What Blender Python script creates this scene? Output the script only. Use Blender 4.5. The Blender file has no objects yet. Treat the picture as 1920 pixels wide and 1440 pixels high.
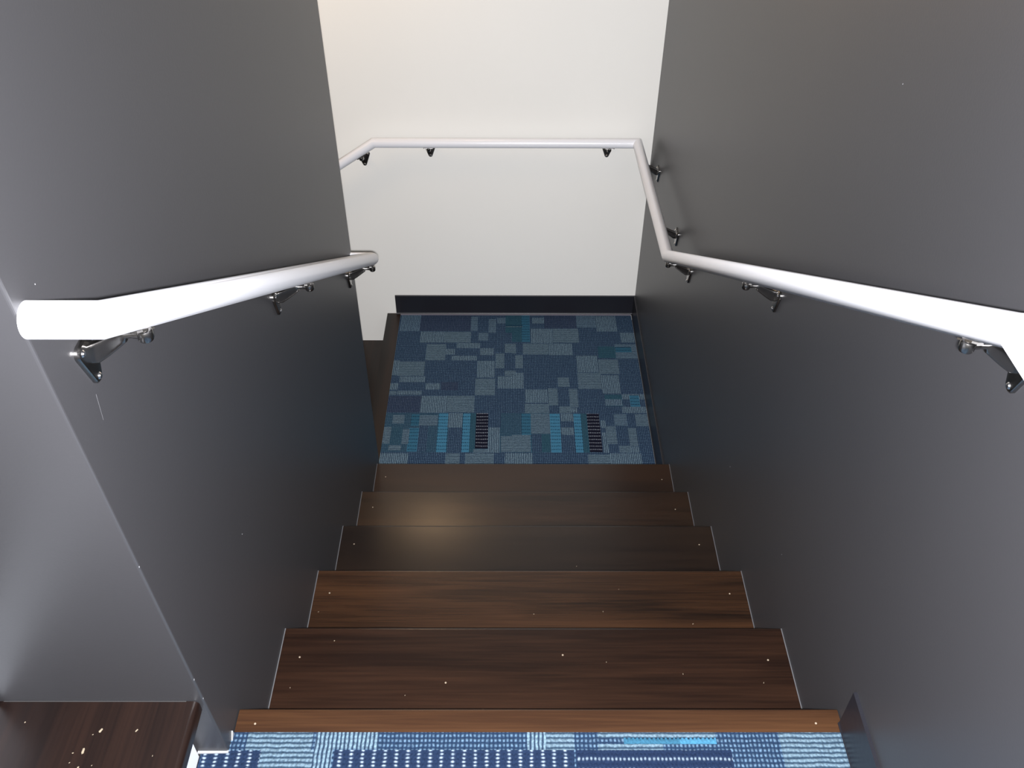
import bpy, bmesh, math, random
from mathutils import Vector, Matrix
random.seed(7)
SC = bpy.context.scene
COL = SC.collection

WORLD = 0.17
FLASH = 117.0
LAMP = 9.0
CEIL = 3.0
SCONCE = 5.5

# ------------------------------------------------------------------ sizes
F_PX = 1712.0
G = 0.279            # going of a stair
R = 0.1757           # rise of a stair
HW = 0.509           # half the width between the two dark walls
YF = 2.494           # face of the far white wall
YE = 1.442           # far end of the left wall
ZL = -6 * R          # level of the lower landing
NOSE_Y = [0.002, 0.277, 0.553, 0.8355, 1.1175, 1.402]

# ------------------------------------------------------------------ materials
def new_mat(name):
    m = bpy.data.materials.new(name); m.use_nodes = True
    nt = m.node_tree; nt.nodes.clear()
    out = nt.nodes.new('ShaderNodeOutputMaterial')
    b = nt.nodes.new('ShaderNodeBsdfPrincipled')
    nt.links.new(b.outputs[0], out.inputs[0])
    return m, nt, b

def nd(nt, typ, **kw):
    n = nt.nodes.new(typ)
    for k, v in kw.items():
        if k in n.inputs: n.inputs[k].default_value = v
        else: setattr(n, k, v)
    return n

def math_(nt, op, a, b=None, c=None):
    n = nt.nodes.new('ShaderNodeMath'); n.operation = op
    for i, v in enumerate((a, b, c)):
        if v is None: continue
        if isinstance(v, (int, float)): n.inputs[i].default_value = v
        else: nt.links.new(v, n.inputs[i])
    return n.outputs[0]

def paint(name, col, rough, bump=0.06, scale=260, mottled=0.0, spec=0.5):
    m, nt, b = new_mat(name)
    tc = nd(nt, 'ShaderNodeTexCoord')
    n = nd(nt, 'ShaderNodeTexNoise', Scale=scale, Detail=3.0)
    nt.links.new(tc.outputs['Object'], n.inputs['Vector'])
    bp = nd(nt, 'ShaderNodeBump', Strength=bump, Distance=0.002)
    nt.links.new(n.outputs['Fac'], bp.inputs['Height'])
    nt.links.new(bp.outputs[0], b.inputs['Normal'])
    n2 = nd(nt, 'ShaderNodeTexNoise', Scale=2.3, Detail=4.0)
    nt.links.new(tc.outputs['Object'], n2.inputs['Vector'])
    mx = nd(nt, 'ShaderNodeMix', data_type='RGBA')
    mx.inputs['A'].default_value = (*[c * (1 - mottled) for c in col], 1)
    mx.inputs['B'].default_value = (*[c * (1 + mottled) for c in col], 1)
    nt.links.new(n2.outputs['Fac'], mx.inputs['Factor'])
    nt.links.new(mx.outputs['Result'], b.inputs['Base Color'])
    b.inputs['Roughness'].default_value = rough
    b.inputs['Specular IOR Level'].default_value = spec
    return m

def wood(name, dark, light, along='X', rough=0.34, seed=0.0):
    """espresso-stained hardwood with long streaks running along one axis"""
    m, nt, b = new_mat(name)
    tc = nd(nt, 'ShaderNodeTexCoord')
    mp = nd(nt, 'ShaderNodeMapping')
    mp.inputs['Location'].default_value = (seed, seed * 1.7, seed * 0.6)
    s_long, s_cross = 0.9, 13.0
    mp.inputs['Scale'].default_value = (s_long, s_cross, s_cross) if along == 'X' else (s_cross, s_long, s_cross)
    nt.links.new(tc.outputs['Object'], mp.inputs['Vector'])
    n = nd(nt, 'ShaderNodeTexNoise', Scale=1.0, Detail=5.0, Roughness=0.55, Distortion=0.35)
    nt.links.new(mp.outputs[0], n.inputs['Vector'])
    mp2 = nd(nt, 'ShaderNodeMapping')
    mp2.inputs['Scale'].default_value = (6, 220, 220) if along == 'X' else (220, 6, 220)
    nt.links.new(tc.outputs['Object'], mp2.inputs['Vector'])
    n2 = nd(nt, 'ShaderNodeTexNoise', Scale=1.0, Detail=3.0)
    nt.links.new(mp2.outputs[0], n2.inputs['Vector'])
    f = math_(nt, 'ADD', n.outputs['Fac'], math_(nt, 'MULTIPLY', math_(nt, 'SUBTRACT', n2.outputs['Fac'], 0.5), 0.35))
    cr = nd(nt, 'ShaderNodeValToRGB')
    cr.color_ramp.elements[0].position = 0.36; cr.color_ramp.elements[0].color = (*dark, 1)
    cr.color_ramp.elements[1].position = 0.68; cr.color_ramp.elements[1].color = (*light, 1)
    nt.links.new(f, cr.inputs[0])
    nt.links.new(cr.outputs[0], b.inputs['Base Color'])
    b.inputs['Roughness'].default_value = rough
    b.inputs['Specular IOR Level'].default_value = 0.42
    bp = nd(nt, 'ShaderNodeBump', Strength=0.05, Distance=0.001)
    nt.links.new(n2.outputs['Fac'], bp.inputs['Height']); nt.links.new(bp.outputs[0], b.inputs['Normal'])
    return m

def plain(name, col, rough=0.5, metal=0.0, spec=0.5, coat=0.0):
    m, nt, b = new_mat(name)
    tc = nd(nt, 'ShaderNodeTexCoord')
    n = nd(nt, 'ShaderNodeTexNoise', Scale=90.0, Detail=2.0)
    nt.links.new(tc.outputs['Object'], n.inputs['Vector'])
    mr = nd(nt, 'ShaderNodeMapRange')
    mr.inputs['To Min'].default_value = rough * 0.85; mr.inputs['To Max'].default_value = rough * 1.15
    nt.links.new(n.outputs['Fac'], mr.inputs['Value']); nt.links.new(mr.outputs[0], b.inputs['Roughness'])
    b.inputs['Base Color'].default_value = (*col, 1)
    b.inputs['Metallic'].default_value = metal
    b.inputs['Specular IOR Level'].default_value = spec
    b.inputs['Coat Weight'].default_value = coat
    return m

def carpet_mat():
    """tufted loop pile: per-patch ground and fleck colours, weave by patch"""
    m, nt, b = new_mat('loop_pile_carpet')
    PX, PY = 0.0068, 0.0084
    tc = nd(nt, 'ShaderNodeTexCoord')
    wob = nd(nt, 'ShaderNodeTexNoise', Scale=55.0, Detail=2.0)
    nt.links.new(tc.outputs['Object'], wob.inputs['Vector'])
    sub = nd(nt, 'ShaderNodeVectorMath', operation='SUBTRACT'); sub.inputs[1].default_value = (0.5, 0.5, 0.5)
    nt.links.new(wob.outputs['Color'], sub.inputs[0])
    sc_ = nd(nt, 'ShaderNodeVectorMath', operation='SCALE'); sc_.inputs['Scale'].default_value = 0.0042
    nt.links.new(sub.outputs[0], sc_.inputs[0])
    add = nd(nt, 'ShaderNodeVectorMath', operation='ADD')
    nt.links.new(tc.outputs['Object'], add.inputs[0]); nt.links.new(sc_.outputs[0], add.inputs[1])
    sp = nd(nt, 'ShaderNodeSeparateXYZ'); nt.links.new(add.outputs[0], sp.inputs[0])
    def wave(sock, pitch, k=1.0, off=0.0):
        s = math_(nt, 'SINE', math_(nt, 'MULTIPLY_ADD', sock, 2 * math.pi / pitch, off))
        v = math_(nt, 'MULTIPLY_ADD', s, 0.5, 0.5)
        return math_(nt, 'POWER', v, k) if k != 1.0 else v
    sx = wave(sp.outputs[0], PX); sy = wave(sp.outputs[1], PY)
    wx = wave(sp.outputs[0], PX * 2.7, 7.0); wy = wave(sp.outputs[1], 0.018, 8.0, 0.9)
    sx2 = wave(sp.outputs[0], PX * 1.0, 1.5); sy2 = wave(sp.outputs[1], PY * 0.75, 1.5)
    wt = nd(nt, 'ShaderNodeAttribute', attribute_name='weave')      # x ribs along y, y ribs along x, z dots
    sw = nd(nt, 'ShaderNodeSeparateXYZ'); nt.links.new(wt.outputs['Vector'], sw.inputs[0])
    wt2 = nd(nt, 'ShaderNodeAttribute', attribute_name='weave_wide')  # x dotted columns, y dotted rows, z solid
    sw2 = nd(nt, 'ShaderNodeSeparateXYZ'); nt.links.new(wt2.outputs['Vector'], sw2.inputs[0])
    terms = [math_(nt, 'MULTIPLY', sw.outputs[0], math_(nt, 'MULTIPLY', sx, math_(nt, 'MULTIPLY_ADD', sy, 0.35, 0.75))),
             math_(nt, 'MULTIPLY', sw.outputs[1], math_(nt, 'MULTIPLY', sy, math_(nt, 'MULTIPLY_ADD', sx, 0.35, 0.75))),
             math_(nt, 'MULTIPLY', sw.outputs[2], math_(nt, 'MULTIPLY', sx, sy)),
             math_(nt, 'MULTIPLY', sw2.outputs[0], math_(nt, 'MULTIPLY', wx, sy2)),
             math_(nt, 'MULTIPLY', sw2.outputs[1], math_(nt, 'MULTIPLY', wy, sx2))]
    tot = terms[0]
    for t in terms[1:]: tot = math_(nt, 'ADD', tot, t)
    fuzz = nd(nt, 'ShaderNodeTexNoise', Scale=170.0, Detail=3.0)
    nt.links.new(tc.outputs['Object'], fuzz.inputs['Vector'])
    fz = math_(nt, 'MULTIPLY_ADD', fuzz.outputs['Fac'], 2.2, -0.15)
    fac = math_(nt, 'MULTIPLY', tot, fz)
    fac = math_(nt, 'MINIMUM', math_(nt, 'MAXIMUM', fac, 0.0), 1.0)
    c1 = nd(nt, 'ShaderNodeAttribute', attribute_name='ground'); c2 = nd(nt, 'ShaderNodeAttribute', attribute_name='fleck')
    mx = nd(nt, 'ShaderNodeMix', data_type='RGBA')
    nt.links.new(fac, mx.inputs['Factor']); nt.links.new(c1.outputs['Color'], mx.inputs['A']); nt.links.new(c2.outputs['Color'], mx.inputs['B'])
    n3 = nd(nt, 'ShaderNodeTexNoise', Scale=420.0, Detail=2.0)
    nt.links.new(tc.outputs['Object'], n3.inputs['Vector'])
    hs = nd(nt, 'ShaderNodeHueSaturation')
    nt.links.new(mx.outputs['Result'], hs.inputs['Color'])
    nt.links.new(math_(nt, 'MULTIPLY_ADD', n3.outputs['Fac'], 1.0, 0.5), hs.inputs['Value'])
    nt.links.new(hs.outputs[0], b.inputs['Base Color'])
    b.inputs['Roughness'].default_value = 0.95
    b.inputs['Specular IOR Level'].default_value = 0.1
    h = math_(nt, 'ADD', math_(nt, 'MULTIPLY', math_(nt, 'MULTIPLY', sx, sy), 1.0), math_(nt, 'MULTIPLY', fuzz.outputs['Fac'], 0.8))
    bp = nd(nt, 'ShaderNodeBump', Strength=0.7, Distance=0.0015)
    nt.links.new(h, bp.inputs['Height']); nt.links.new(bp.outputs[0], b.inputs['Normal'])
    return m

M = {
    'charcoal': paint('charcoal_satin_paint', (0.034, 0.0335, 0.0362), 0.42, 0.05, 240, 0.05, 0.62),
    'white': paint('warm_white_paint', (0.86, 0.84, 0.785), 0.75, 0.05, 200, 0.02, 0.25),
    'riser': paint('white_riser_paint', (0.72, 0.75, 0.80), 0.5, 0.03, 200, 0.02),
    'rail': paint('white_gloss_rail', (0.76, 0.76, 0.785), 0.3, 0.0, 120, 0.01),
    'bracket': plain('black_nickel', (0.30, 0.29, 0.28), 0.24, 1.0),
    'screw': plain('bright_screw_steel', (0.75, 0.75, 0.76), 0.22, 1.0),
    'vinyl': plain('black_vinyl_base', (0.013, 0.013, 0.017), 0.36),
    'caulk': plain('pale_caulk', (0.10, 0.10, 0.105), 0.6),
    'tread_caulk': plain('grey_caulk', (0.035, 0.034, 0.034), 0.8, 0.0, 0.2),
    'white_caulk': plain('white_caulk', (0.27, 0.275, 0.285), 0.6),
    'filler': plain('pale_wood_filler', (0.26, 0.21, 0.15), 0.8),
    'chip': plain('raw_wood_chip', (0.22, 0.18, 0.125), 0.85),
    'subfloor': plain('grey_subfloor', (0.2, 0.2, 0.2), 0.9),
    'carpet': carpet_mat(),
}
WD = [wood('stained_wood_edge', (0.030, 0.0125, 0.0055), (0.066, 0.029, 0.0115), 'X', 0.36, 3.1)]
_w = [((0.0091, 0.0042, 0.0027), (0.0250, 0.0112, 0.0062)), ((0.0083, 0.0042, 0.0027), (0.0395, 0.0174, 0.0079)),
      ((0.0070, 0.0042, 0.0034), (0.0150, 0.0087, 0.0058)), ((0.0091, 0.0046, 0.0029), (0.0250, 0.0117, 0.0062)),
      ((0.0100, 0.0046, 0.0029), (0.0242, 0.0108, 0.0054))]
for i, (d, l) in enumerate(_w): WD.append(wood('stained_wood_tread', d, l, 'X', 0.27, 11.7 * (i + 1)))
WY = wood('stained_wood_side_tread', (0.0056, 0.0029, 0.0024), (0.0142, 0.0067, 0.0046), 'Y', 0.33, 2.2)
WYL = wood('stained_wood_landing_edge', (0.0056, 0.0029, 0.0018), (0.0180, 0.0077, 0.0038), 'Y', 0.36, 6.2)

# ------------------------------------------------------------------ mesh helpers
def link(name, bm, mat, parent=None, smooth=False, loc=None):
    me = bpy.data.meshes.new(name)
    bmesh.ops.recalc_face_normals(bm, faces=bm.faces)
    bm.to_mesh(me); bm.free()
    if mat: me.materials.append(mat)
    if smooth:
        for p in me.polygons: p.use_smooth = True
    o = bpy.data.objects.new(name, me); COL.objects.link(o)
    if parent: o.parent = parent
    if loc: o.location = loc
    return o

def sharp(o, deg=35):
    me = o.data
    for p in me.polygons: p.use_smooth = True
    me.set_sharp_from_angle(angle=math.radians(deg))
    return o

def empty(name, loc, label=None, cat=None, group=None, parent=None):
    o = bpy.data.objects.new(name, None); COL.objects.link(o); o.location = loc
    o.empty_display_size = 0.05
    if parent: o.parent = parent
    tag(o, label, cat, group)
    return o

def tag(o, label=None, cat=None, group=None, kind=None):
    if label: o['label'] = label
    if cat: o['category'] = cat
    if group: o['group'] = group
    if kind: o['kind'] = kind
    return o

def box(bm, x0, x1, y0, y1, z0, z1, bev=0.0, seg=2):
    r = bmesh.ops.create_cube(bm, size=1.0)
    vs = r['verts']
    for v in vs:
        v.co = Vector(((x0 + x1) / 2 + v.co.x * (x1 - x0), (y0 + y1) / 2 + v.co.y * (y1 - y0), (z0 + z1) / 2 + v.co.z * (z1 - z0)))
    if bev > 0:
        es = list({e for v in vs for e in v.link_edges})
        bmesh.ops.bevel(bm, geom=es, offset=bev, segments=seg, affect='EDGES', profile=0.5)

def prism(bm, pts, axis, a, b):
    """extrude a closed 2-D outline along an axis from a to b"""
    def P(u, v, w):
        return {'x': (w, u, v), 'y': (u, w, v), 'z': (u, v, w)}[axis]
    A = [bm.verts.new(P(u, v, a)) for u, v in pts]; B = [bm.verts.new(P(u, v, b)) for u, v in pts]
    n = len(pts)
    bm.faces.new(A); bm.faces.new(list(reversed(B)))
    for i in range(n): bm.faces.new([A[i], B[i], B[(i + 1) % n], A[(i + 1) % n]])

def tube(bm, path, rad, seg=40, n0=None, n1=None):
    """round bar with mitred corners; n0/n1 give the cutting planes at the ends"""
    path = [Vector(p) for p in path]; rings = []
    for i, p in enumerate(path):
        if i == 0: d = (path[1] - p).normalized(); n = n0 or d
        elif i == len(path) - 1: d = (p - path[i - 1]).normalized(); n = n1 or d
        else:
            d = (p - path[i - 1]).normalized(); d2 = (path[i + 1] - p).normalized(); n = (d + d2).normalized()
        n = Vector(n)
        if i == 0:
            up = Vector((0, 0, 1)); s = d.cross(up).normalized(); u = s.cross(d).normalized()
        else:
            dp = (p - path[i - 1]).normalized()
            s = s0 - dp * s0.dot(dp); s.normalize(); u = s.cross(dp).normalized()
        ring = []
        for k in range(seg):
            a = 2 * math.pi * k / seg
            if i == 0: q = p + s * (rad * math.cos(a)) + u * (rad * math.sin(a)); dd = d
            else:
                q = rings[-1][k].co.copy(); dd = (p - path[i - 1]).normalized()
            t = (p - q).dot(n) / dd.dot(n); q = q + dd * t
            ring.append(bm.verts.new(q))
        rings.append(ring); s0 = s
    for a, b in zip(rings, rings[1:]):
        for k in range(seg): bm.faces.new([a[k], a[(k + 1) % seg], b[(k + 1) % seg], b[k]])
    bm.faces.new(list(reversed(rings[0]))); bm.faces.new(rings[-1])

def cyl(bm, p0, p1, r0, r1=None, seg=20, rounded=0.0):
    p0 = Vector(p0); p1 = Vector(p1); r1 = r0 if r1 is None else r1
    d = (p1 - p0).normalized(); up = Vector((0, 0, 1)) if abs(d.z) < 0.9 else Vector((1, 0, 0))
    s = d.cross(up).normalized(); u = s.cross(d)
    prof = [(p0, r0), (p1, r1)]
    if rounded > 0:
        prof = [(p0, max(r0 - rounded, 1e-4)), (p0 + d * rounded * 0.3, r0 - rounded * 0.3), (p0 + d * rounded, r0),
                (p1 - d * rounded, r1), (p1 - d * rounded * 0.3, r1 - rounded * 0.3), (p1, max(r1 - rounded, 1e-4))]
    rings = [[bm.verts.new(c + s * (r * math.cos(2 * math.pi * k / seg)) + u * (r * math.sin(2 * math.pi * k / seg))) for k in range(seg)] for c, r in prof]
    for a, b in zip(rings, rings[1:]):
        for k in range(seg): bm.faces.new([a[k], a[(k + 1) % seg], b[(k + 1) % seg], b[k]])
    bm.faces.new(list(reversed(rings[0]))); bm.faces.new(rings[-1])

# ------------------------------------------------------------------ the setting
def structure(name, bm, mat, label=None):
    o = link(name, bm, mat); o['kind'] = 'structure'
    if label: o['label'] = label
    return o

bm = bmesh.new(); box(bm, HW, HW + 0.15, -2.6, YF, -3.4, 3.2)
structure('wall_right', bm, M['charcoal'], 'charcoal wall on the right of the stairs')
bm = bmesh.new(); box(bm, -3.2, HW + 0.15, YF, YF + 0.14, -3.4, 3.2)
structure('wall_far', bm, M['white'], 'white wall behind the lower landing')
# the left wall is the solid core between the flights; its near face leans a little, as it does in the picture
def y_near(z): return -0.0755 - 0.0445 * z
bm = bmesh.new()
prism(bm, [(y_near(-3.4), -3.4), (YE, -3.4), (YE, 3.2), (y_near(3.2), 3.2)], 'x', -3.2, -HW)
es = [e for e in bm.edges if all(abs(v.co.x + HW) < 1e-5 for v in e.verts) and abs(e.verts[0].co.z - e.verts[1].co.z) > 1]
bmesh.ops.bevel(bm, geom=es, offset=0.003, segments=3, affect='EDGES', profile=0.5)
structure('wall_left', bm, M['charcoal'], 'charcoal wall on the left of the stairs with an outside corner')
# landings
bm = bmesh.new(); box(bm, -0.553, HW, -2.6, -0.044, -0.2, -0.006)
box(bm, -0.553, HW, -0.07, 0.0, -0.2, -0.036)
structure('floor', bm, M['subfloor'])
bm = bmesh.new(); box(bm, -0.56, HW, 5 * G - 0.02, YF, -1.3, ZL - 0.0355)
structure('floor_lower', bm, M['subfloor'])

def cove(name, p0, p1, out, z, h=0.1, thick=0.0055, label=None, toe=0.011):
    """vinyl cove base: thin leaf with a curved toe"""
    p0 = Vector((p0[0], p0[1], 0)); p1 = Vector((p1[0], p1[1], 0)); out = Vector((out[0], out[1], 0))
    prof = [(0, 0), (toe, 0), (toe, 0.0025)] + [(thick + (toe - thick) * (1 - math.sin(t * math.pi / 2)), 0.0025 + 0.010 * (1 - math.cos(t * math.pi / 2)) ) for t in (0.25, 0.5, 0.75, 1.0)]
    prof += [(thick, h - 0.002), (thick - 0.002, h), (0, h)]
    bm = bmesh.new()
    A = [bm.verts.new(p0 + out * a + Vector((0, 0, z + b))) for a, b in prof]
    B = [bm.verts.new(p1 + out * a + Vector((0, 0, z + b))) for a, b in prof]
    bm.faces.new(A); bm.faces.new(list(reversed(B)))
    n = len(prof)
    for i in range(n): bm.faces.new([A[i], B[i], B[(i + 1) % n], A[(i + 1) % n]])
    o = link(name, bm, M['vinyl']); o['kind'] = 'structure'
    if label: o['label'] = label
    return sharp(o)
cove('baseboard_far', (-0.556, YF), (HW, YF), (0, -1), ZL, label='black vinyl base below the white wall')
bm = bmesh.new(); box(bm, -0.537, HW - 0.0115, YF - 0.0155, YF - 0.0100, ZL - 0.004, ZL + 0.0040, 0.001)  # pale strip added as the painted highlight along the toe of the far base
structure('trim_toe_highlight', bm, plain('grey_toe_highlight', (0.16, 0.15, 0.175), 0.4), 'thin grey strip painting the highlight on the toe of the far vinyl base')
cove('baseboard_right', (HW, 5 * G - 0.02), (HW, YF - 0.006), (-1, 0), ZL, toe=0.0095, label='black vinyl base along the right of the lower landing')
cove('baseboard_near', (HW, -2.6), (HW, -0.026), (-1, 0), 0.0, h=0.1, toe=0.0075, label='black vinyl base on the right wall of the upper landing')

# ------------------------------------------------------------------ carpets
NV = ((0.030, 0.062, 0.125), (0.20, 0.32, 0.44))
PAT = {   # ground, fleck, weave(x ribs, y ribs, dots), wide(columns, rows)
    'N': ((0.0085, 0.0200, 0.0460), (0.098, 0.165, 0.240), (0, 0, 1.0), (0, 0, 0)),
    'P': ((0.0110, 0.0215, 0.0480), (0.080, 0.108, 0.160), (0, 0, 1.0), (0, 0, 0)),
    'V': ((0.0090, 0.0200, 0.0440), (0.135, 0.205, 0.255), (1.2, 0, 0), (0, 0, 0)),
    'H': ((0.0150, 0.0310, 0.0540), (0.120, 0.180, 0.225), (0, 1.2, 0), (0, 0, 0)),
    'T': ((0.0110, 0.0420, 0.0680), (0.045, 0.105, 0.140), (0, 0.3, 0.6), (0, 0, 0)),
    'R': ((0.0110, 0.0380, 0.0640), (0.200, 0.260, 0.280), (0, 0, 0), (0, 1.3, 0)),
    'B': ((0.0400, 0.1450, 0.2350), (0.006, 0.018, 0.036), (0, 0, 0), (0, 2.2, 0)),
    'K': ((0.0050, 0.0060, 0.0150), (0.190, 0.210, 0.250), (0, 0, 0), (0, 2.0, 0)),
    'C': ((0.0090, 0.0180, 0.0430), (0.220, 0.280, 0.350), (0, 0, 0), (1.5, 0, 0)),
    'L': ((0.0080, 0.0160, 0.0400), (0.200, 0.260, 0.320), (0, 0, 0), (0, 1.4, 0)),
}
def mixed(k, w):
    g, f, a, b = PAT[k]
    if w == 1.0: return PAT[k]
    g0, f0, a0, b0 = PAT['T' if k == 'B' else 'N']
    lerp = lambda p, q: tuple(u * w + v * (1 - w) for u, v in zip(p, q))
    return (lerp(g, g0), lerp(f, f0) if k != 'B' else f, a, b)

LOWER_CELLS = [
    (-0.531, 2.364, -0.444, 2.484, "V", 0.5), (-0.444, 2.364, -0.22, 2.485, "P", 1.0), (-0.219, 2.365, -0.189, 2.468, "H", 0.6), (-0.189, 2.361, -0.14, 2.468, "N", 1.0),
    (-0.14, 2.353, -0.107, 2.452, "H", 0.7), (-0.102, 2.419, -0.066, 2.46, "V", 0.7), (-0.066, 2.353, 0.011, 2.486, "T", 1.0), (-0.066, 2.39, 0.011, 2.41, "R", 1.0),
    (-0.437, 2.284, -0.332, 2.36, "V", 1.0), (-0.332, 2.285, -0.216, 2.36, "H", 1.0), (-0.184, 2.297, -0.141, 2.353, "H", 0.7), (-0.276, 2.246, -0.175, 2.281, "V", 1.0),
    (-0.405, 2.165, -0.321, 2.272, "H", 1.0), (-0.321, 2.203, -0.282, 2.241, "V", 1.0), (-0.295, 2.165, -0.187, 2.195, "V", 1.0), (-0.174, 2.2, -0.115, 2.246, "V", 1.0),
    (-0.068, 2.215, -0.021, 2.277, "H", 1.0), (-0.107, 2.113, -0.07, 2.211, "H", 1.0), (-0.07, 2.102, -0.022, 2.211, "N", 1.0), (-0.022, 2.114, 0.008, 2.2, "H", 1.0),
    (-0.183, 2.055, -0.109, 2.162, "V", 1.0), (-0.544, 2.068, -0.511, 2.164, "V", 1.0), (-0.513, 2.065, -0.404, 2.157, "H", 1.0), (-0.068, 2.066, -0.022, 2.099, "H", 1.0),
    (-0.502, 2.025, -0.397, 2.061, "V", 1.0), (-0.54, 1.979, -0.505, 2.018, "V", 1.0), (-0.392, 1.98, -0.333, 2.018, "V", 1.0), (-0.329, 1.976, -0.258, 2.026, "P", 1.0),
    (-0.506, 1.948, -0.406, 1.972, "V", 1.0), (-0.55, 1.948, -0.508, 1.969, "H", 1.0), (-0.189, 1.945, -0.107, 2.048, "H", 1.0), (-0.098, 1.987, 0.007, 2.062, "V", 1.0),
    (-0.405, 1.843, -0.299, 1.941, "V", 1.0), (-0.299, 1.844, -0.189, 1.942, "H", 1.0), (-0.548, 1.843, -0.405, 1.941, "P", 1.0), (-0.576, 1.625, 0.003, 1.84, "T", 0.5),
    (-0.508, 1.781, -0.462, 1.83, "H", 1.0), (-0.435, 1.768, -0.403, 1.833, "B", 0.4), (-0.403, 1.768, -0.331, 1.827, "H", 0.8), (-0.439, 1.628, -0.399, 1.755, "B", 0.6),
    (-0.4, 1.628, -0.365, 1.768, "N", 1.0), (-0.327, 1.625, -0.289, 1.84, "B", 1.0), (-0.29, 1.759, -0.234, 1.84, "V", 1.0), (-0.285, 1.625, -0.229, 1.759, "N", 1.0),
    (-0.231, 1.625, -0.202, 1.84, "B", 1.0), (-0.202, 1.625, -0.18, 1.84, "T", 1.0), (-0.18, 1.644, -0.131, 1.84, "K", 1.0), (-0.186, 1.622, -0.107, 1.641, "H", 1.0),
    (-0.13, 1.622, -0.086, 1.759, "V", 1.0), (-0.132, 1.759, -0.082, 1.841, "N", 1.0), (-0.081, 1.626, 0.003, 1.712, "H", 1.0), (-0.557, 1.67, -0.508, 1.761, "H", 1.0),
    (-0.508, 1.667, -0.463, 1.762, "T", 0.7), (-0.463, 1.667, -0.436, 1.749, "H", 0.8), (-0.51, 1.634, -0.462, 1.661, "H", 1.0), (-0.56, 1.56, 0.002, 1.621, "N", 1.0),
    (-0.56, 1.559, -0.431, 1.619, "V", 1.0), (-0.29, 1.56, -0.236, 1.619, "H", 1.0), (-0.215, 1.56, -0.107, 1.619, "H", 1.0), (-0.066, 1.56, 0.002, 1.62, "V", 1.0),
    (-0.037, 2.289, 0.009, 2.486, "T", 1.0), (0.006, 2.289, 0.042, 2.486, "B", 0.45), (-0.037, 2.39, 0.009, 2.41, "R", 1.0), (0.053, 2.419, 0.109, 2.461, "V", 1.0),
    (0.107, 2.386, 0.25, 2.487, "P", 1.0), (0.046, 2.282, 0.139, 2.382, "V", 1.0), (0.141, 2.286, 0.255, 2.382, "H", 1.0), (0.25, 2.391, 0.337, 2.478, "H", 0.6),
    (0.336, 2.363, 0.428, 2.475, "V", 1.0), (0.437, 2.287, 0.502, 2.355, "V", 1.0), (-0.037, 2.211, -0.02, 2.277, "H", 1.0), (0.01, 2.204, 0.121, 2.278, "H", 1.0),
    (0.123, 2.2, 0.222, 2.278, "V", 1.0), (0.332, 2.182, 0.406, 2.259, "T", 1.0), (0.406, 2.178, 0.51, 2.275, "H", 0.7), (0.407, 2.22, 0.476, 2.255, "B", 0.4),
    (-0.023, 2.114, 0.009, 2.2, "H", 1.0), (-0.037, 1.987, 0.01, 2.084, "V", 1.0), (0.236, 2.089, 0.326, 2.197, "V", 1.0), (0.327, 2.078, 0.412, 2.171, "H", 1.0),
    (0.235, 1.985, 0.333, 2.085, "H", 1.0), (0.331, 1.957, 0.407, 2.071, "V", 1.0), (0.152, 1.999, 0.199, 2.056, "H", 1.0), (0.016, 1.901, 0.107, 1.981, "V", 1.0),
    (0.109, 1.885, 0.148, 1.988, "H", 1.0), (0.195, 1.875, 0.229, 1.985, "H", 1.0), (0.013, 1.841, 0.111, 1.895, "H", 1.0), (0.152, 1.841, 0.2, 1.881, "H", 1.0),
    (0.196, 1.845, 0.223, 1.871, "V", 1.0), (0.338, 1.882, 0.407, 1.95, "T", 1.0), (0.337, 1.885, 0.406, 1.923, "V", 0.8), (0.409, 1.923, 0.502, 1.954, "V", 1.0),
    (0.438, 1.845, 0.477, 1.947, "B", 0.6), (0.402, 1.842, 0.505, 1.879, "V", 1.0), (-0.038, 1.623, 0.109, 1.841, "T", 0.5), (-0.0, 1.626, 0.036, 1.838, "B", 0.5),
    (0.036, 1.725, 0.111, 1.838, "H", 0.9), (0.039, 1.626, 0.076, 1.722, "N", 1.0), (0.076, 1.626, 0.109, 1.722, "T", 1.0), (0.111, 1.623, 0.151, 1.838, "B", 1.0),
    (0.151, 1.623, 0.203, 1.838, "N", 1.0), (0.155, 1.795, 0.207, 1.838, "V", 1.0), (0.152, 1.719, 0.203, 1.76, "V", 1.0), (0.205, 1.623, 0.234, 1.838, "B", 1.0),
    (0.234, 1.623, 0.258, 1.838, "T", 1.0), (0.258, 1.626, 0.307, 1.838, "K", 1.0), (0.309, 1.757, 0.329, 1.799, "V", 1.0), (0.31, 1.62, 0.332, 1.732, "V", 1.0),
    (0.365, 1.77, 0.415, 1.835, "H", 0.7), (0.449, 1.767, 0.505, 1.835, "H", 1.0), (0.327, 1.669, 0.367, 1.767, "H", 1.0), (0.414, 1.657, 0.446, 1.757, "H", 1.0),
    (0.371, 1.62, 0.417, 1.66, "H", 1.0), (0.416, 1.614, 0.447, 1.654, "V", 1.0), (-0.038, 1.626, 0.034, 1.718, "H", 1.0), (-0.038, 1.561, 0.568, 1.623, "N", 1.0),
    (-0.038, 1.56, 0.04, 1.62, "V", 1.0), (0.249, 1.561, 0.334, 1.614, "H", 1.0), (0.334, 1.561, 0.451, 1.62, "V", 1.0),
]
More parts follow.
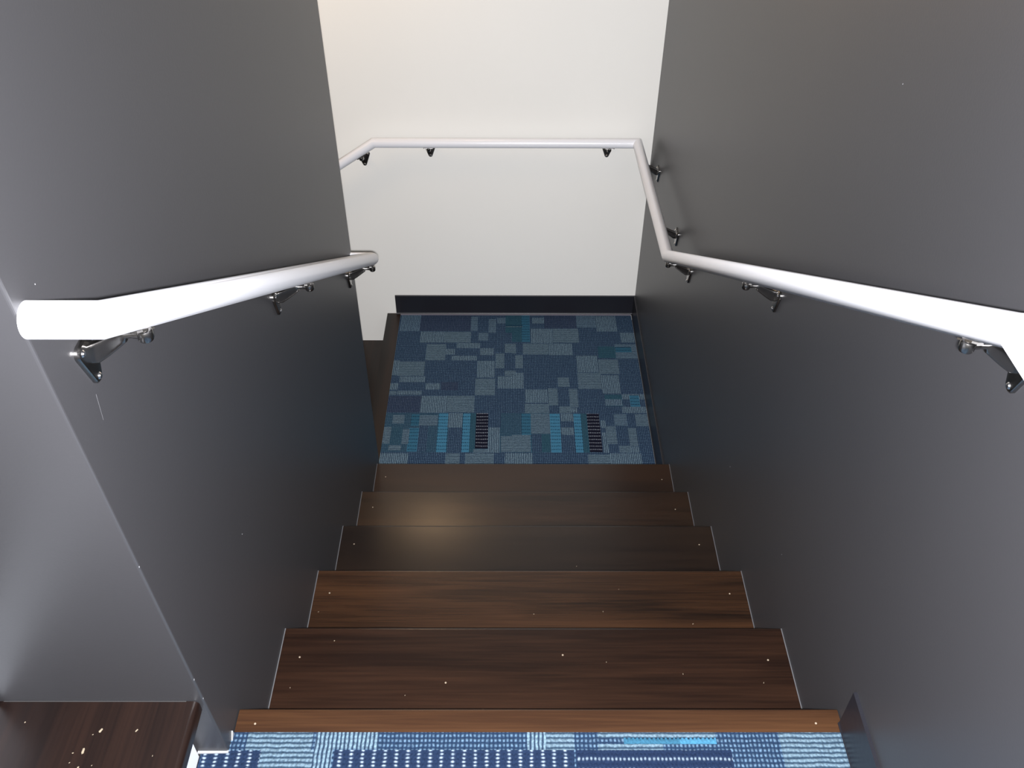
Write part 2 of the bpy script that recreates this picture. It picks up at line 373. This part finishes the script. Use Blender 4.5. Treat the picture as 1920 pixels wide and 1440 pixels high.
UPPER_CELLS = [
    (-0.506, -0.074, -0.483, -0.039, "N", 1.0), (-0.483, -0.073, -0.375, -0.039, "H", 1.0), (-0.37, -0.106, -0.339, -0.039, "V", 1.0), (-0.341, -0.071, -0.267, -0.039, "V", 1.0),
    (-0.267, -0.073, -0.028, -0.039, "N", 1.0), (-0.551, -0.106, -0.456, -0.074, "C", 1.0), (-0.456, -0.106, -0.37, -0.073, "H", 1.0), (-0.336, -0.106, -0.264, -0.073, "C", 1.0),
    (-0.264, -0.106, -0.028, -0.073, "C", 1.0), (-0.046, -0.073, -0.021, -0.04, "N", 1.0), (-0.021, -0.073, 0.011, -0.04, "V", 1.0), (0.011, -0.073, 0.057, -0.04, "H", 1.0),
    (-0.046, -0.104, 0.056, -0.073, "C", 1.0), (0.06, -0.073, 0.095, -0.04, "N", 1.0), (0.097, -0.052, 0.294, -0.04, "H", 1.0), (0.096, -0.073, 0.203, -0.063, "H", 1.0),
    (0.203, -0.073, 0.29, -0.063, "N", 1.0), (0.096, -0.063, 0.139, -0.052, "N", 1.0), (0.139, -0.063, 0.232, -0.052, "B", 0.5), (0.232, -0.063, 0.292, -0.052, "B", 1.0),
    (0.292, -0.073, 0.32, -0.04, "N", 1.0), (0.059, -0.104, 0.314, -0.073, "L", 1.0), (0.317, -0.104, 0.396, -0.04, "N", 1.0), (0.397, -0.104, 0.513, -0.04, "H", 1.0),
]
NAILS = {
    0: [(-0.4760, -0.0270), (0.4650, -0.0260)],
    1: [(-0.4680, 0.2070), (0.4660, 0.2010), (-0.1740, 0.1510), (0.0570, 0.2120)],
    2: [(-0.4720, 0.4850), (0.4690, 0.4840)],
    3: [(-0.4700, 0.7690), (0.4660, 0.7680)],
    4: [(-0.4680, 1.0500), (0.4600, 1.0430)],
    5: [(-0.4730, 1.3370), (0.4740, 1.3260)],
}
CHIPS_LEFT = [(-0.7630, -0.1180, 0.0013), (-0.6470, -0.1310, 0.0025), (-0.5950, -0.1310, 0.0017), (-0.6620, -0.1620, 0.0029), (-0.6760, -0.1650, 0.0013), (-0.6610, -0.1860, 0.0017), (-0.6760, -0.1790, 0.0008), (-0.6430, -0.1830, 0.0008), (-0.5610, -0.1690, 0.0008), (-0.6570, -0.1370, 0.0008)]
CHIPS_STAIR = [(1, -0.4040, 0.2440, 0.0015), (1, -0.4750, 0.1400, 0.0010), (1, -0.2510, 0.1240, 0.0010), (1, 0.2920, 0.1700, 0.0010), (1, 0.1430, 0.1960, 0.0010), (1, 0.4470, 0.1510, 0.0010), (2, 0.2090, 0.4960, 0.0010), (2, 0.0070, 0.4270, 0.0015), (2, 0.1670, 0.4340, 0.0010), (2, 0.3700, 0.4010, 0.0015), (3, 0.1290, 0.6950, 0.0010), (2, -0.4900, 0.4330, 0.0010)]
def carpet(name, x0, x1, y0, y1, z0, z1, cells, ox, oy, label):
    """cells: (xa, ya, xb, yb, pattern, weight), later ones lie over earlier ones"""
    def cuts(vals, a, b):
        v = sorted({round(t, 3) for t in vals if a + 0.001 < t < b - 0.001} | {a, b}); return v
    xs = cuts([c[0] for c in cells] + [c[2] for c in cells], x0, x1)
    ys = cuts([c[1] for c in cells] + [c[3] for c in cells], y0, y1)
    bm = bmesh.new()
    V = [[bm.verts.new((x, y, z1)) for x in xs] for y in ys]
    for j in range(len(ys) - 1):
        for i in range(len(xs) - 1): bm.faces.new([V[j][i], V[j][i + 1], V[j + 1][i + 1], V[j + 1][i]])
    ring = [V[0][i] for i in range(len(xs))] + [V[j][-1] for j in range(1, len(ys))] + \
           [V[-1][i] for i in range(len(xs) - 2, -1, -1)] + [V[j][0] for j in range(len(ys) - 2, 0, -1)]
    low = [bm.verts.new((v.co.x, v.co.y, z0)) for v in ring]
    n = len(ring)
    for i in range(n): bm.faces.new([ring[i], low[i], low[(i + 1) % n], ring[(i + 1) % n]])
    bm.faces.new(list(reversed(low)))
    me = bpy.data.meshes.new(name); bm.to_mesh(me); bm.free(); me.materials.append(M['carpet'])
    g = me.attributes.new('ground', 'FLOAT_COLOR', 'FACE'); f = me.attributes.new('fleck', 'FLOAT_COLOR', 'FACE')
    w = me.attributes.new('weave', 'FLOAT_VECTOR', 'FACE'); w2 = me.attributes.new('weave_wide', 'FLOAT_VECTOR', 'FACE')
    for p in me.polygons:
        c = p.center; k = ('N', 1.0)
        for q in cells:
            if q[0] <= c.x <= q[2] and q[1] <= c.y <= q[3]: k = (q[4], q[5])
        P = mixed(*k)
        g.data[p.index].color = (*P[0], 1); f.data[p.index].color = (*P[1], 1)
        w.data[p.index].vector = P[2]; w2.data[p.index].vector = P[3]
    o = bpy.data.objects.new(name, me); COL.objects.link(o)
    tag(o, label, 'carpet')
    return o

carpet('carpet', -0.537, 0.4985, 5 * G - 0.02, YF - 0.0157, ZL - 0.035, ZL, LOWER_CELLS, 0, 0,
       'blue patchwork loop-pile carpet on the lower landing')
# trim the left side of the lower carpet along the landing nosing below (nosing covers x < -0.537)
rnd = random.Random(4); back = []
for j in range(14):
    y1 = -0.104 - j * 0.16; x = -0.56
    while x < 0.5:
        w_ = rnd.choice((0.07, 0.11, 0.16, 0.22)); back.append((round(x, 3), round(y1 - 0.16, 3), round(x + w_, 3), round(y1, 3), rnd.choice('NNVHHPTCL'), 1.0)); x += w_
UP = back + [(a, (b if b > -0.1 else -0.15), c, d, k, w) for a, b, c, d, k, w in UPPER_CELLS]
carpet('carpet', -0.5535, 0.5015, -2.55, -0.0425, -0.006, 0.0012, UP, 0, 0,
       'blue ribbed and dotted loop-pile carpet on the upper landing')

# ------------------------------------------------------------------ main flight
def tread_bm(x0, x1, yback, ynose, ztop, th=0.032, rad=0.007):
    bm = bmesh.new()
    pts = [(yback, ztop), (yback, ztop - th)]
    for k in range(7):
        a = -math.pi / 2 + k * math.pi / 12; pts.append((ynose - rad + rad * math.cos(a), ztop - th + rad + rad * math.sin(a)))
    for k in range(7):
        a = k * math.pi / 12; pts.append((ynose - rad + rad * math.cos(a), ztop - rad + rad * math.sin(a)))
    prism(bm, pts, 'x', x0, x1)
    return bm

def dot(name, parent, x, y, z, r=0.0022, mat=None):
    bm = bmesh.new(); cyl(bm, (0, 0, -0.0008), (0, 0, 0.0005), r, r * 0.8, 10)
    return link(name, bm, mat or M['filler'], parent, loc=(x, y, z))

flight = empty('staircase', (0, 0, ZL), 'straight flight of dark wooden stairs between charcoal walls down to the blue landing', 'stairs')
def rel(o, parent):      # keep world coordinates while parenting to an empty that is only moved
    o.location = o.location - parent.location
    return o
TW = HW - 0.0015
for i in range(6):
    yb = NOSE_Y[i - 1] - 0.030 if i else -0.042
    t = link('tread', tread_bm(-TW, TW, yb, NOSE_Y[i], -i * R), WD[i], flight); sharp(t, 30); rel(t, flight)
    yr = NOSE_Y[i] - 0.026
    bm = bmesh.new(); box(bm, -HW + 0.002, HW - 0.002, yr - 0.014, yr, -(i + 1) * R, -i * R - 0.032)
    rel(link('riser', bm, WD[3], flight), flight)
    if i:
        # pale caulk bead at both ends of the tread
        for s in (-1, 1):
            bm = bmesh.new(); box(bm, *sorted((s * (HW - 0.0002), s * (HW - 0.0017))), NOSE_Y[i - 1] - 0.02, NOSE_Y[i] - 0.004, -i * R - 0.001, -i * R + 0.0012)
            rel(link('caulk_bead', bm, M['caulk'], flight), flight)
for i, spots in NAILS.items():
    for x, y in spots:
        rel(dot('filled_nail_hole', flight, x, y, -i * R), flight)


# ------------------------------------------------------------------ flight up on the left
up = empty('staircase', (-0.555, -0.6, 0), 'side flight with dark tread and white riser climbing from the upper landing', 'stairs')
def side_tread_bm(xback, xnose, y0, y1, ztop, th=0.032, rad=0.009):
    bm = bmesh.new()
    pts = [(xback, ztop), (xback, ztop - th)]
    for k in range(7):
        a = -math.pi / 2 + k * math.pi / 12; pts.append((xnose - rad + rad * math.cos(a), ztop - th + rad + rad * math.sin(a)))
    for k in range(7):
        a = k * math.pi / 12; pts.append((xnose - rad + rad * math.cos(a), ztop - rad + rad * math.sin(a)))
    prism(bm, pts, 'y', y0, y1)
    return bm
for k in range(6):
    z = R * (k + 1); yn = y_near(z) - 0.001
    t = link('tread', side_tread_bm(-0.82 - k * 0.29, -0.5165 - k * 0.29, -1.15, yn, z), WY, up); sharp(t, 30); rel(t, up)
for k in range(7):
    xr = -0.555 - (0.257 + 0.29 * (k - 1) if k else 0)
    bm = bmesh.new(); box(bm, xr - 0.016, xr, -1.15, y_near(R * (k + 1)) - 0.001, R * k + (0.0012 if k == 0 else 0), R * (k + 1) - (0.032 if k < 6 else 0))
    rel(link('riser', bm, M['riser'], up), up)
# wall closing the near side of that flight is behind the picture; bead of caulk where tread meets the wall
bm = bmesh.new(); box(bm, -0.808, -0.535, y_near(R) - 0.0020, y_near(R) - 0.0005, R - 0.001, R + 0.0004)
rel(link('caulk_bead', bm, M['tread_caulk'], up), up)

# ------------------------------------------------------------------ flight down on the left
dn = empty('staircase', (-0.6, 2.0, ZL), 'dark wooden flight dropping past the white wall from the lower landing', 'stairs')
t = link('landing_nosing', side_tread_bm(-0.5375, -0.588, YE + 0.001, YF - 0.001, ZL), WYL, dn)
sharp(t, 30); rel(t, dn)
RL = 0.157
for k in range(1, 5):
    z = ZL - k * RL
    t = link('tread', side_tread_bm(-0.565 - (k - 1) * G, -0.588 - k * G, YE + 0.001, YF - 0.001, z), WYL, dn); sharp(t, 30); rel(t, dn)
for k in range(0, 4):
    xr = -0.562 - k * G
    bm = bmesh.new(); box(bm, xr, xr + 0.014, YE + 0.001, YF - 0.001, ZL - (k + 1) * RL - 0.03, ZL - k * RL - 0.032)
    rel(link('riser', bm, WYL, dn), dn)

# ------------------------------------------------------------------ trims at the foot of the left wall
bm = bmesh.new(); prism(bm, [(-0.5585, y_near(0) - 0.0045), (-0.5085, y_near(0) - 0.0035), (-0.5085, y_near(0) + 0.001), (-0.5585, y_near(0) + 0.001)], 'z', 0.001, 0.0035)
structure('trim_1', bm, M['white_caulk'], 'white caulk along the foot of the left wall corner')
bm = bmesh.new(); prism(bm, [(-0.058, 0.0), (-0.045, 0.0), (-0.046, 0.013)], 'x', -0.5088, -0.5065)
structure('trim_2', bm, M['white_caulk'], 'white chipped end of trim beside the wooden edge')

# ------------------------------------------------------------------ handrail brackets
def bracket_parts():
    """wall bracket, local axes: +X away from the wall, Z up; origin at the root of the arm on the wall"""
    bm = bmesh.new()
    # plate: rounded triangle, two lugs at the top and one at the foot
    pts = []
    for (cy, cz, r, a0, a1) in ((0.0145, 0.012, 0.0095, -20, 90), (-0.0145, 0.012, 0.0095, 90, 200), (0, -0.031, 0.0085, 200, 340)):
        for k in range(9):
            a = math.radians(a0 + (a1 - a0) * k / 8); pts.append((cy + r * math.cos(a), cz + r * math.sin(a)))
    # scale ring inwards towards the wall-out side for a dished rim
    n = len(pts)
    rings = []
    for x, s in ((0, 1.0), (0.0035, 1.0), (0.0055, 0.93), (0.0058, 0.8)):
        rings.append([bm.verts.new((x, u * s, (v + 0.006) * s - 0.006)) for u, v in pts])
    for a, b in zip(rings, rings[1:]):
        for k in range(n): bm.faces.new([a[k], a[(k + 1) % n], b[(k + 1) % n], b[k]])
    bm.faces.new(list(reversed(rings[0]))); bm.faces.new(rings[-1])
    plate = bm
    bm = bmesh.new()
    # arm: deep blade that sweeps out and up, thinner towards the rail
    secs = [(0.003, 0.001, 0.0122, 0.0050), (0.010, 0.002, 0.0112, 0.0050), (0.022, 0.009, 0.0098, 0.0048), (0.034, 0.0165, 0.0082, 0.0046),
            (0.043, 0.0225, 0.0070, 0.0045), (0.0475, 0.0250, 0.0061, 0.0044), (0.0500, 0.0265, 0.0042, 0.0042), (0.066, 0.0275, 0.0040, 0.0040)]
    rings = []
    for x, zc, hz, hy in secs:
        ring = []; blade = hz > 0.006
        for k in range(20):
            a = 2 * math.pi * (k + 0.5) / 20; c, s = math.cos(a), math.sin(a); e = 0.35 if blade else 1.0
            ring.append(bm.verts.new((x - (0.45 * hz * s if 0.005 < x and blade else 0), hy * math.copysign(abs(c) ** e, c), zc + hz * math.copysign(abs(s) ** e, s))))
        rings.append(ring)
    for a, b in zip(rings, rings[1:]):
        for k in range(20): bm.faces.new([a[k], a[(k + 1) % 20], b[(k + 1) % 20], b[k]])
    bm.faces.new(list(reversed(rings[0]))); bm.faces.new(rings[-1])
    arm = bm
    bm = bmesh.new()
    cyl(bm, (0.071, 0, 0.0195), (0.071, 0, 0.0345), 0.0085, 0.0085, 24, 0.0032)
    cyl(bm, (0.058, 0, 0.0273), (0.071, 0, 0.0275), 0.0048, 0.0058, 16)
    knob = bm
    bm = bmesh.new(); cyl(bm, (0.071, 0, 0.0180), (0.071, 0, 0.0198), 0.0042, 0.0048, 14)
    pin = bm
    screws = []
    for y, z in ((0.0145, 0.012), (-0.0145, 0.012), (0, -0.031)):
        b2 = bmesh.new(); cyl(b2, (0.0045, y, z), (0.0078, y, z), 0.0048, 0.0032, 16, 0.0008); screws.append(b2)
    return plate, arm, knob, pin, screws

def strap_bm():
    """curved saddle that hugs the underside of the rail, running along local Y"""
    bm = bmesh.new(); rings = []
    for x_, w in ((-0.020, 0.4), (-0.016, 1.0), (0.016, 1.0), (0.020, 0.4)):
        ring = []
        for k in range(9):
            a = math.radians(-90 + (-22 + 44 * k / 8) * w); ring.append((a, x_))
        rings.append(ring)
    outer = [[bm.verts.new((0.0212 * math.cos(a), y, 0.0212 * math.sin(a) + 0.019)) for a, y in r] for r in rings]
    inner = [[bm.verts.new((0.0188 * math.cos(a), y, 0.0188 * math.sin(a) + 0.019)) for a, y in r] for r in rings]
    for g_ in (outer, inner):
        for a, b in zip(g_, g_[1:]):
            for k in range(8): bm.faces.new([a[k], a[k + 1], b[k + 1], b[k]])
    for j in (0, 3):
        for k in range(8): bm.faces.new([outer[j][k], outer[j][k + 1], inner[j][k + 1], inner[j][k]])
    for k in (0, 8):
        for j in range(3): bm.faces.new([outer[j][k], outer[j + 1][k], inner[j + 1][k], inner[j][k]])
    return bm

def mesh_of(name, bm, mat):
    me = bpy.data.meshes.new(name); bmesh.ops.recalc_face_normals(bm, faces=bm.faces); bm.to_mesh(me); bm.free(); me.materials.append(mat)
    for p in me.polygons: p.use_smooth = True
    me.set_sharp_from_angle(angle=math.radians(38)); return me
_pl, _ar, _kn, _pi, _sc = bracket_parts()
BM_ = {'wall_plate': mesh_of('wall_plate', _pl, M['bracket']), 'arm': mesh_of('arm', _ar, M['bracket']), 'knob': mesh_of('knob', _kn, M['bracket']),
       'pin': mesh_of('pin', _pi, M['vinyl']), 'saddle': mesh_of('saddle', strap_bm(), M['bracket'])}
SCREWS = [mesh_of('screw', b, M['screw']) for b in _sc]

def bracket(parent, pos, out_deg, slope=0.0):
    """pos: point on the wall at the root of the arm; slope: pitch of the rail along local +Y in radians"""
    e = empty('bracket', Vector(pos) - parent.location, parent=parent); e.rotation_euler = (0, 0, math.radians(out_deg))
    for n_ in ('wall_plate', 'arm', 'knob', 'pin'):
        o = bpy.data.objects.new(n_, BM_[n_]); COL.objects.link(o); o.parent = e
    for me in SCREWS:
        o = bpy.data.objects.new('screw', me); COL.objects.link(o); o.parent = e
    o = bpy.data.objects.new('saddle', BM_['saddle']); COL.objects.link(o); o.parent = e
    o.location = (0.069, 0, 0.0335); o.rotation_euler = (slope, 0, 0)
    return e

# ------------------------------------------------------------------ handrails
RR = 0.0187
XL = 0.440
ZA, YA = 0.912, -0.104
SL = -0.626
YB = 1.424
left_path = [(-HW, YA, ZA), (-XL, YA, ZA), (-XL - 0.010, YB, ZA + SL * (YB - YA)), (-HW, YB, ZA + SL * (YB - YA))]
hl = empty('handrail', (-HW, 0.66, 0.40), 'short white handrail on the left wall, both ends turned back into the wall', 'handrail')
bm = bmesh.new(); tube(bm, left_path, RR); o = sharp(link('rail', bm, M['rail'], hl), 30); rel(o, hl)
def rc(y): return ZA + SL * (y - YA)
for y in (-0.033, 0.654, 1.357):
    bracket(hl, (-HW, y, rc(y) - RR * 1.18 - 0.0345), 0, math.atan(SL))

K1 = (XL, 1.580, -0.137); K2 = (XL, 2.425, -0.188); K3 = (-0.569, 2.425, -0.188)
SR = (-0.137 - 0.893) / (1.580 + 0.094)
K0 = (XL, -0.100, 0.893 + SR * (-0.100 + 0.094))
K4 = (-1.60, 2.425, -0.188 - 0.66 * (1.60 - 0.569))
right_path = [(XL, -0.42, K0[2] + 0.0), K0, K1, K2, K3, K4]
hr = empty('handrail', (HW, 0.66, 0.40), 'long white handrail running down the right wall and on along the white wall', 'handrail')
bm = bmesh.new(); tube(bm, right_path, RR); o = sharp(link('rail', bm, M['rail'], hr), 30); rel(o, hr)
def rcr(y): return K0[2] + SR * (y - K0[1]) if y < K1[1] else K1[2] + (K2[2] - K1[2]) * (y - K1[1]) / (K2[1] - K1[1])
for y, sl in ((-0.036, SR), (0.750, SR), (1.548, SR), (1.803, -0.06), (2.283, -0.06)):
    bracket(hr, (HW, y, rcr(y) - RR * (1.18 if sl < -0.1 else 1.0) - 0.0345), 180, -math.atan(sl))
for x in (-0.360, 0.333):
    bracket(hr, (x, YF, K2[2] - RR - 0.0345), -90, 0.0)
xx = -0.622
bracket(hr, (xx, YF, K3[2] + 0.66 * (xx - K3[0]) - RR * 1.2 - 0.0345), -90, -math.atan(-0.66))

def crumb(x, y, z, r, label, group):
    bm = bmesh.new(); bmesh.ops.create_icosphere(bm, subdivisions=1, radius=1.0)
    ax = rnd.uniform(1.0, 2.0); h = 0.55
    for v in bm.verts: v.co = Vector((v.co.x * r * 0.7, v.co.y * r * ax, v.co.z * r * h)) * rnd.uniform(0.85, 1.15)
    zmin = min(v.co.z for v in bm.verts)
    o = link('wood_chip', bm, M['chip'], loc=(x, y, z - zmin - 0.0001)); o.rotation_euler[2] = rnd.uniform(-1.2, 0.2)
    return tag(o, label, 'wood chip', group)
for k, (x, y, r) in enumerate(CHIPS_LEFT):
    crumb(x, y, R, r, 'pale wood chip lying on the dark tread of the left-hand flight', 'wood chips on the left tread')
for i, x, y, r in CHIPS_STAIR:
    crumb(x, y, -i * R, r, {1: 'tiny pale crumb on the first full dark tread below the carpeted edge', 2: 'tiny pale crumb on the streaky second tread down', 3: 'tiny pale crumb on the third dark tread down'}[i], 'crumbs on tread %s' % ('one', 'two', 'three')[i - 1])

# small paint chips and a scratch on the dark walls
def chip(side, y, z, s, wl):
    bm = bmesh.new(); bmesh.ops.create_icosphere(bm, subdivisions=1, radius=1.0)
    for v in bm.verts: v.co = Vector((v.co.x * 0.0004, v.co.y * s, v.co.z * s * 1.3))
    o = link('paint_chip', bm, M['white_caulk'], WALLS[wl], loc=(side * HW, y, z)); return o
WALLS = {'l': bpy.data.objects['wall_left'], 'r': bpy.data.objects['wall_right']}
for y, z, s in ((y_near(0.522) + 0.001, 0.522, 0.0011), (y_near(0.238) + 0.001, 0.238, 0.0016), (y_near(0.181) + 0.001, 0.181, 0.0014), (-0.07, 0.929, 0.0007), (0.208, 0.208, 0.0009)):
    chip(-1, y, z, s, 'l')
for y, z, s in ((0.464, 0.900, 0.0009), (0.794, -0.247, 0.0012), (0.374, -0.061, 0.0007), (1.334, -0.496, 0.0010)): chip(1, y, z, s, 'r')
bm = bmesh.new(); cyl(bm, (-HW, -0.044, 0.762), (-HW, -0.0495, 0.728), 0.00018, 0.00012, 6)
link('scratch', bm, M['caulk'], WALLS['l'])


# ------------------------------------------------------------------ camera
cam = bpy.data.cameras.new('camera'); co = bpy.data.objects.new('camera', cam); COL.objects.link(co)
cam.sensor_fit = 'HORIZONTAL'; cam.sensor_width = 36.0; cam.lens = F_PX / 1920 * 36.0
ri = Vector((0.99999001, -0.001917, 0.00403698)); upv = Vector((-0.00174073, 0.6649034, 0.74692733)); fw = Vector((0.00411606, 0.7469269, -0.66489343))
CP = Vector((-0.05293167, -0.79190662, 1.44402139))
co.matrix_world = Matrix(((ri.x, upv.x, -fw.x, CP.x), (ri.y, upv.y, -fw.y, CP.y), (ri.z, upv.z, -fw.z, CP.z), (0, 0, 0, 1)))
cam.clip_start = 0.02
SC.camera = co

# ------------------------------------------------------------------ light
w = bpy.data.worlds.new('world'); SC.world = w; w.use_nodes = True
bg = w.node_tree.nodes['Background']; bg.inputs[0].default_value = (1.0, 0.95, 0.88, 1); bg.inputs[1].default_value = WORLD
def area(name, loc, aim, sx, sy, power, col, spread=180):
    l = bpy.data.lights.new(name, 'AREA'); l.shape = 'RECTANGLE'; l.size = sx; l.size_y = sy; l.energy = power; l.color = col
    l.spread = math.radians(spread)
    o = bpy.data.objects.new(name, l); COL.objects.link(o); o.location = loc
    o.rotation_euler = (Vector(aim) - Vector(loc)).to_track_quat('-Z', 'Y').to_euler(); return o
# the camera's own flash, close beside the lens
fl = bpy.data.lights.new('camera_flash', 'AREA'); fl.shape = 'RECTANGLE'; fl.size = 0.03; fl.size_y = 0.02; fl.energy = FLASH; fl.color = (0.95, 0.955, 1.0)
fo = bpy.data.objects.new('camera_flash', fl); COL.objects.link(fo); fo.location = CP - upv * 0.017 + ri * 0.009
fo.rotation_euler = (fw - upv * 0.2).to_track_quat('-Z', 'Y').to_euler()
# warm lamp over the flight that drops away to the left
lp = bpy.data.lights.new('stair_lamp', 'POINT'); lp.energy = LAMP; lp.color = (1.0, 0.70, 0.40); lp.shadow_soft_size = 0.12
lo = bpy.data.objects.new('stair_lamp', lp); COL.objects.link(lo); lo.location = (-1.25, 1.95, 0.75)
# warm lamp on the white wall, above the picture
sp_ = bpy.data.lights.new('wall_lamp', 'POINT'); sp_.energy = SCONCE; sp_.color = (1.0, 0.66, 0.36); sp_.shadow_soft_size = 0.07
so = bpy.data.objects.new('wall_lamp', sp_); COL.objects.link(so); so.location = (-0.44, 2.42, 0.85)
# ceiling light above the upper landing, behind the photographer
area('ceiling_light', (-0.9, -1.6, 2.7), (-0.1, -0.4, 0.0), 1.0, 0.5, CEIL, (0.93, 0.94, 1.0))

SC.view_settings.view_transform = 'Standard'; SC.view_settings.look = 'None'; SC.view_settings.gamma = 1.0
SC.view_settings.exposure = 0.0; SC.view_settings.use_curve_mapping = False
